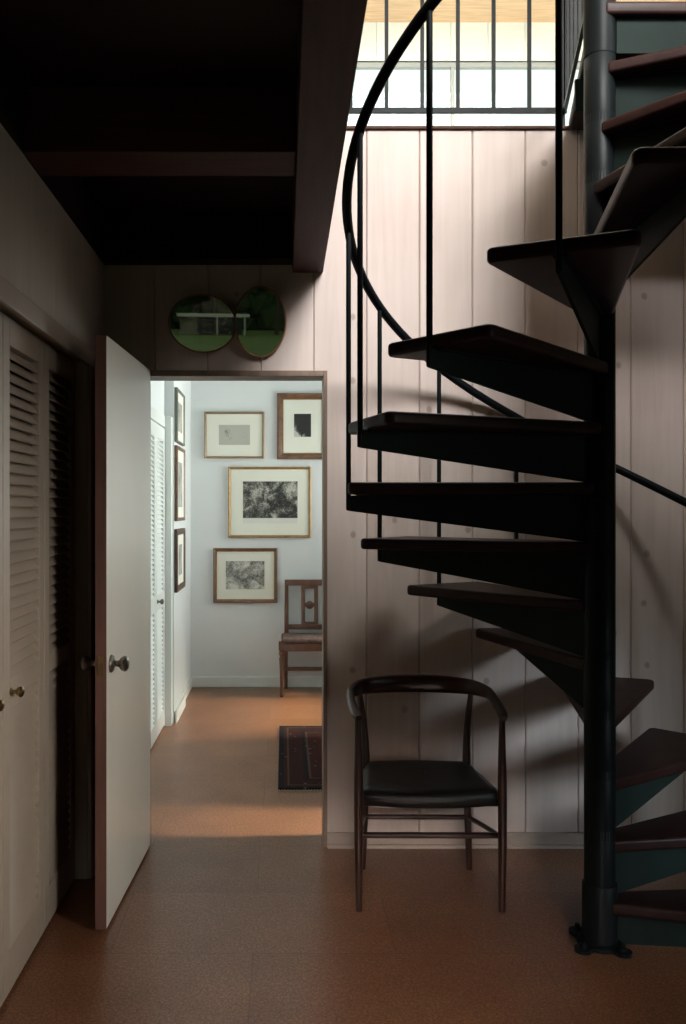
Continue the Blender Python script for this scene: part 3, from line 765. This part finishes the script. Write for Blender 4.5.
# ------------------------------------------------------------------ framed prints
def framed(label, x0, x1, z0, z1, fw, fmat, im, pm, group, facing='Y', at=HB, depth=.024, inner=None, sheet=None):
    """picture flat on a wall; im = printed area (x0,x1,z0,z1); local x right, z up, front -y"""
    cx, cz = (x0+x1)/2, (z0+z1)/2
    w, h = (x1-x0)/2, (z1-z0)/2
    if facing == 'Y':
        t = thing('framed_print', label, 'framed picture', (cx, at-.002, cz), 0, group)
    else:
        t = thing('framed_print', label, 'framed picture', (at+.002, cx, cz), R(90), group)
    bm = bmesh.new()
    prof = [(0, 0), (0, -depth), (fw*.35, -depth-.004), (fw*.8, -depth+.004), (fw, -depth+.010), (fw, 0)]
    ring = []
    for sx, sz in ((-1, -1), (1, -1), (1, 1), (-1, 1)):
        ring.append([bm.verts.new((sx*(w-d), y_, sz*(h-d))) for d, y_ in prof])
    for i in range(4):
        a, b = ring[i], ring[(i+1) % 4]
        for k in range(len(prof)): bm.faces.new((a[k], a[(k+1) % len(prof)], b[(k+1) % len(prof)], b[k]))
    f = obj('frame', bm, fmat, t)
    bm = bbox((-w+fw*.6, -.012, -h+fw*.6), (w-fw*.6, -.002, h-fw*.6)); mb = obj('mat_board', bm, M['mat_board'], t)
    if inner:
        bm = bmesh.new(); d = fw-.001
        for lo, hi in (((-w+d, -.017, -h+d), (w-d, -.0125, -h+d+inner)), ((-w+d, -.017, h-d-inner), (w-d, -.0125, h-d)), ((-w+d, -.017, -h+d), (-w+d+inner, -.0125, h-d)), ((w-d-inner, -.017, -h+d), (w-d, -.0125, h-d))): box(bm, lo, hi)
        obj('fillet', bm, M['gilt'], f)
    if sheet:
        a = sheet; bm = bbox((a[0]-cx, -.0128, a[2]-cz), (a[1]-cx, -.012, a[3]-cz)); obj('sheet', bm, sheet[4], mb)
    bm = bbox((im[0]-cx, -.0138, im[2]-cz), (im[1]-cx, -.0129, im[3]-cz)); obj('print', bm, pm, t)
    return t
GA, GB = 'framed prints on the far hall wall', 'framed prints on the side wall of the hall'
sc = 123.8
def fx(x_): return (x_-284)/sc
def fz(y_): return 1.43+(510-y_)/sc
PAPER = (.72, .72, .64)
sk = plain('grey_sketch_paper', (.46, .46, .40), .6, var=.03, coat=.2)
p1 = print_mat('pencil_sketch', 14, (.47, .47, .41), (.16, .15, .13), (.40, .40, .35), .41, .48, 3.1, dist=1.2)
framed('small horizontal print, faint sketch on grey paper in a thin bronze frame', fx(204.5), fx(264.5), fz(458.5), fz(412), .018, M['bronze'], (fx(225), fx(246), fz(442), fz(429)), p1, GA,
       sheet=(fx(219), fx(250), fz(445), fz(425), sk))
p2 = night_print_mat()
framed('upright print, small black image in a wide brown frame, cut by the door jamb', fx(277), fx(328), fz(459.5), fz(393.5), .045, M['walnut'], (fx(294), fx(311), fz(437), fz(414)), p2, GA, inner=.008)
p3 = print_mat('dense_black_engraving', 30, (.55, .55, .48), (.012, .012, .010), (.10, .10, .088), .45, .585, 1.7, dist=2.2)
sheet3 = plain('engraving_sheet', (.72, .72, .66), .6, var=.04, coat=.2)
framed('largest print, a dense dark engraving in a thin gold frame', fx(228.5), fx(311), fz(537.5), fz(467), .020, M['gilt'], (fx(243), fx(297.5), fz(518), fz(481.5)), p3, GA, sheet=(fx(243), fx(297.5), fz(523.5), fz(481), sheet3))
p4 = print_mat('lighter_engraving', 36, (.68, .68, .62), (.05, .05, .045), (.27, .27, .24), .41, .57, 8.2, dist=2.0)
framed('lowest print on the far wall, a grey engraving in a brown and gold frame', fx(213.5), fx(277.5), fz(602.5), fz(548), .022, M['walnut'], (fx(226), fx(264.5), fz(589), fz(561)), p4, GA, inner=.008)
SX = -.738
def side(label, y0, y1, z0, z1, fw, fm, im, pm):
    framed(label, y0, y1, z0, z1, fw, fm, im, pm, GB, 'X', SX, depth=.02)
p5 = print_mat('side_print_pale', 18, (.5, .5, .44), (.12, .12, .10), (.34, .34, .3), .38, .56, 2.2)
side('narrow grey framed print, topmost of three on the side wall', 6.0, 6.44, 1.89, 2.255, .02, M['silver'], (6.1, 6.34, 1.97, 2.17), p5)
side('brown framed print, middle of three on the side wall', 6.0, 6.46, 1.355, 1.865, .025, M['walnut'], (6.12, 6.34, 1.45, 1.76), p5)
side('dark framed print, lowest of three on the side wall', 5.99, 6.47, .875, 1.30, .045, M['darkframe'], (6.14, 6.32, .98, 1.19), p5)

# ------------------------------------------------------------------ oval mirrors over the doorway
def oval(label, px, py, wpx, hpx, rot, yaw, tilt):
    s = 235.0
    X, Z = (px-284)/s, 1.43+(510-py)/s
    a, b = wpx/2/s, hpx/2/s
    t = thing('oval_mirror', label, 'mirror', (X, BW-.028, Z), 0, 'oval mirrors above the doorway')
    t.rotation_mode = 'XYZ'; t.rotation_euler = (R(tilt), 0, R(yaw))
    n = 48
    def el(k, g): 
        th_ = 2*pi*k/n; x_, z_ = (a+g)*cos(th_), (b+g)*sin(th_)
        c_, s_ = cos(R(rot)), sin(R(rot)); return x_*c_-z_*s_, x_*s_+z_*c_
    bm = bmesh.new()
    prof = [(-.003, -.004), (-.003, -.009), (.001, -.010), (.0035, -.007), (.0035, .004), (-.02, .005)]
    rings = [[bm.verts.new((el(k, g)[0], y_, el(k, g)[1])) for k in range(n)] for g, y_ in prof]
    for r0, r1 in zip(rings, rings[1:]):
        for k in range(n): bm.faces.new((r0[k], r0[(k+1) % n], r1[(k+1) % n], r1[k]))
    bm.faces.new(rings[-1])
    obj('rim', bm, M['mirror_rim'], t, smooth='auto')
    bm = bmesh.new()
    f = [bm.verts.new((el(k, -.002)[0], -.005, el(k, -.002)[1])) for k in range(n)]; g_ = [bm.verts.new((el(k, -.002)[0], -.001, el(k, -.002)[1])) for k in range(n)]
    bm.faces.new(f); bm.faces.new(g_[::-1])
    for k in range(n): bm.faces.new((f[k], g_[k], g_[(k+1) % n], f[(k+1) % n]))
    obj('mirror_glass', bm, M['mirror'], t)
    return t
YAW, TILT = 4.2, 6.1
oval('wide oval mirror above the doorway, on its side, left of the pair', 203, 325, 66, 56, -4, YAW, TILT)
oval('upright oval mirror above the doorway, touching the wide one', 260.5, 323.5, 50, 68, 0, YAW, TILT)

# unseen porch roof added outside the garden glass to block sky light
bm = bbox((-3.5, -8.5, 2.75), (4.5, -2.1, 2.95)); struct('ceiling_added_shade', bm, M['ceil'])
bm = bmesh.new()
for xx in (-3.3, 4.2): box(bm, (xx, -8.4, -.12), (xx+.12, -8.28, 2.75))
struct('trim_10', bm, M['joist'])  # posts of the added roof

# ------------------------------------------------------------------ garden behind the rear glass (seen only in the mirrors)
bm = bbox((-90, -240, -.25), (110, -2.1, -.12)); o = obj('ground', bm, M['grass']); o['kind'] = 'structure'
hp = thing('house', 'low house with a flat pale roof across the lawn, reflected in the oval mirrors', 'house', (7.5, -110, -.12))
bm = bbox((-4.2, -6, 0), (-2.2, 0, 2.3)); box(bm, (-4.2, -6.2, 0), (4.2, -6, 2.3)); obj('wall', bm, M['pav_wall'], hp)
bm = bbox((-4.6, -6.6, 2.3), (4.5, 1.2, 2.72)); obj('roof', bm, M['pav_roof'], hp)
bm = bbox((-2.2, -5.9, .1), (4.2, -5.8, 2.25)); obj('window_front', bm, M['pav_dark'], hp)
for xx in (.35, 3.9):
    bm = bbox((xx-.09, .8, 0), (xx+.09, .98, 2.3)); obj('post', bm, M['pav_roof'], hp)
def tree(label, loc, h, r, seed):
    t = thing('garden_tree', label, 'tree', loc, 0, 'trees across the lawn')
    rnd = random.Random(seed)
    bm = bmesh.new(); sweep(bm, [(0, 0, 0), (.1, 0, h*.3), (0, .1, h*.6)], [.3, .22, .1], 8); obj('trunk', bm, M['bark'], t, smooth='auto')
    bm = bmesh.new()
    for i in range(26):
        c = Vector((rnd.gauss(0, .45), rnd.gauss(0, .35), rnd.uniform(-.55, .6)))*r + Vector((0, 0, h*.62))
        q = r*rnd.uniform(.22, .42)
        res = bmesh.ops.create_icosphere(bm, subdivisions=2, radius=q, matrix=Matrix.Translation(c))
        for v in res['verts']: v.co += (v.co-c).normalized()*q*rnd.uniform(-.28, .28)
    obj('crown', bm, M['leaf'], t)
for i, (lx, ly, h, r, lab) in enumerate(((16.5, -116, 16, 3.8, 'dark tree just right of the far house, reflected in the upright mirror'),
                                         (26, -112, 18, 5.0, 'dark tree at the far right of the lawn, reflected in the mirror'),
                                         (-8, -128, 22, 6.5, 'tall tree behind the far house, left of its roof'),
                                         (9, -134, 24, 6.5, 'tall tree standing behind the middle of the far house'),
                                         (-5, -108, 17, 4.5, 'leafy tree left of the far house, reflected in the wide mirror'),
                                         (24, -134, 24, 6.5, 'tree behind the lawn, between the house and the far right tree'))):
    tree(lab, (lx, ly, -.12), h, r, 11+i)
bm = bmesh.new()
rnd = random.Random(5)
for i in range(1500):
    c = Vector((rnd.uniform(-50, 80), -165+rnd.uniform(-7, 7), rnd.choice((1, 1, .3))*rnd.uniform(.5, 30)))
    bmesh.ops.create_icosphere(bm, subdivisions=1, radius=rnd.uniform(2.0, 3.8), matrix=Matrix.Translation(c))
hg = obj('garden_hedge', bm, M['leaf']); tag(hg, 'high dark hedge closing the far end of the lawn', 'hedge'); hg['kind'] = 'stuff'

# ------------------------------------------------------------------ light
w = bpy.data.worlds.new('sky'); scn.world = w; w.use_nodes = True
bg = w.node_tree.nodes['Background']; bg.inputs['Color'].default_value = (.90, 1.0, .98, 1); bg.inputs['Strength'].default_value = 1.3
def area(name, loc, target, sx, sy, power, col, spread=180):
    l = bpy.data.lights.new(name, 'AREA'); l.shape = 'RECTANGLE'; l.size = sx; l.size_y = sy; l.energy = power; l.color = col; l.spread = R(spread)
    o = bpy.data.objects.new(name, l); COL.objects.link(o); o.location = loc
    o.rotation_euler = (Vector(target)-Vector(loc)).to_track_quat('-Z', 'Y').to_euler(); return o
# daylight standing in the windows, some of them added for fill
area('daylight_skylight', ((SK[0]+SK[1])/2, (SK[2]+SK[3])/2, UZ+.06), (1.2, 3.0, 2.5), SK[1]-SK[0]-.2, SK[3]-SK[2]-.2, 485, (1, .975, .965), 150)
area('daylight_upper_right', (UX1-.01, 1.55, 4.7), (.5, 3.3, 4.2), 2.2, 1.1, 30, (1, .985, .96), 140)
area('fill_gallery', ((SB[0]+SB[1])/2, (SB[2]+SB[3])/2, UZ+.06), ((SB[0]+SB[1])/2, (SB[2]+SB[3])/2+.25, 3), SB[1]-SB[0]-.2, SB[3]-SB[2]-.2, 95, (1, .99, .95), 170)  # added fill for the upper back wall and gallery
area('fill_upper_front', (-1.8, UY0-.01, 4.45), (-.5, 6, 4.6), 2.1, 1.3, 30, (1, .985, .95), 140)  # added fill for the upper room
area('daylight_lower_right', (RX-.01, 1.55, .95), (1.62, 3.05, .40), .8, 1.0, 2.2, (.78, .91, 1), 26)
area('daylight_garden', (.25, -1.97, 1.3), (.35, 2.3, .0), 1.2, .5, 3.2, (1, .90, .80), 16)
area('fill_near_right', (RX-.01, .3, 1.5), (-.8, 2.6, .7), .8, 1.0, 4.5, (1, .93, .84), 36)  # added fill aimed at the closet doors
area('daylight_hall', (HRX-.01, 6.28, 1.6), (-.7, 5.8, 2.05), 1.25, .9, 24, (.97, 1, .96), 120)
area('sun_hall_window', (HRX+2.0, 6.28, 3.05), (HRX, 6.28, 1.5), 1.2, 1.5, 26, (1, .88, .72), 14)
area('sun_hall_slot', (HRX+2.0, 4.09, 3.05), (HRX, 4.09, 1.5), .24, 1.5, 12, (1, .88, .72), 14)

# ------------------------------------------------------------------ camera and view
cam = bpy.data.cameras.new('camera'); co = bpy.data.objects.new('camera', cam); COL.objects.link(co)
co.location = (0, 0, 1.43); co.rotation_euler = (R(90), 0, 0)
cam.sensor_fit = 'VERTICAL'; cam.sensor_height = 36; cam.lens = 893/1024*36
cam.shift_x = (343-284)/1024; cam.shift_y = -(512-510)/1024
cam.clip_start = .05; cam.clip_end = 400
scn.camera = co
vs = scn.view_settings
scn.display_settings.display_device = 'sRGB'
vs.view_transform = 'Standard'; vs.look = 'None'; vs.exposure = 0; vs.gamma = 1; vs.use_curve_mapping = False
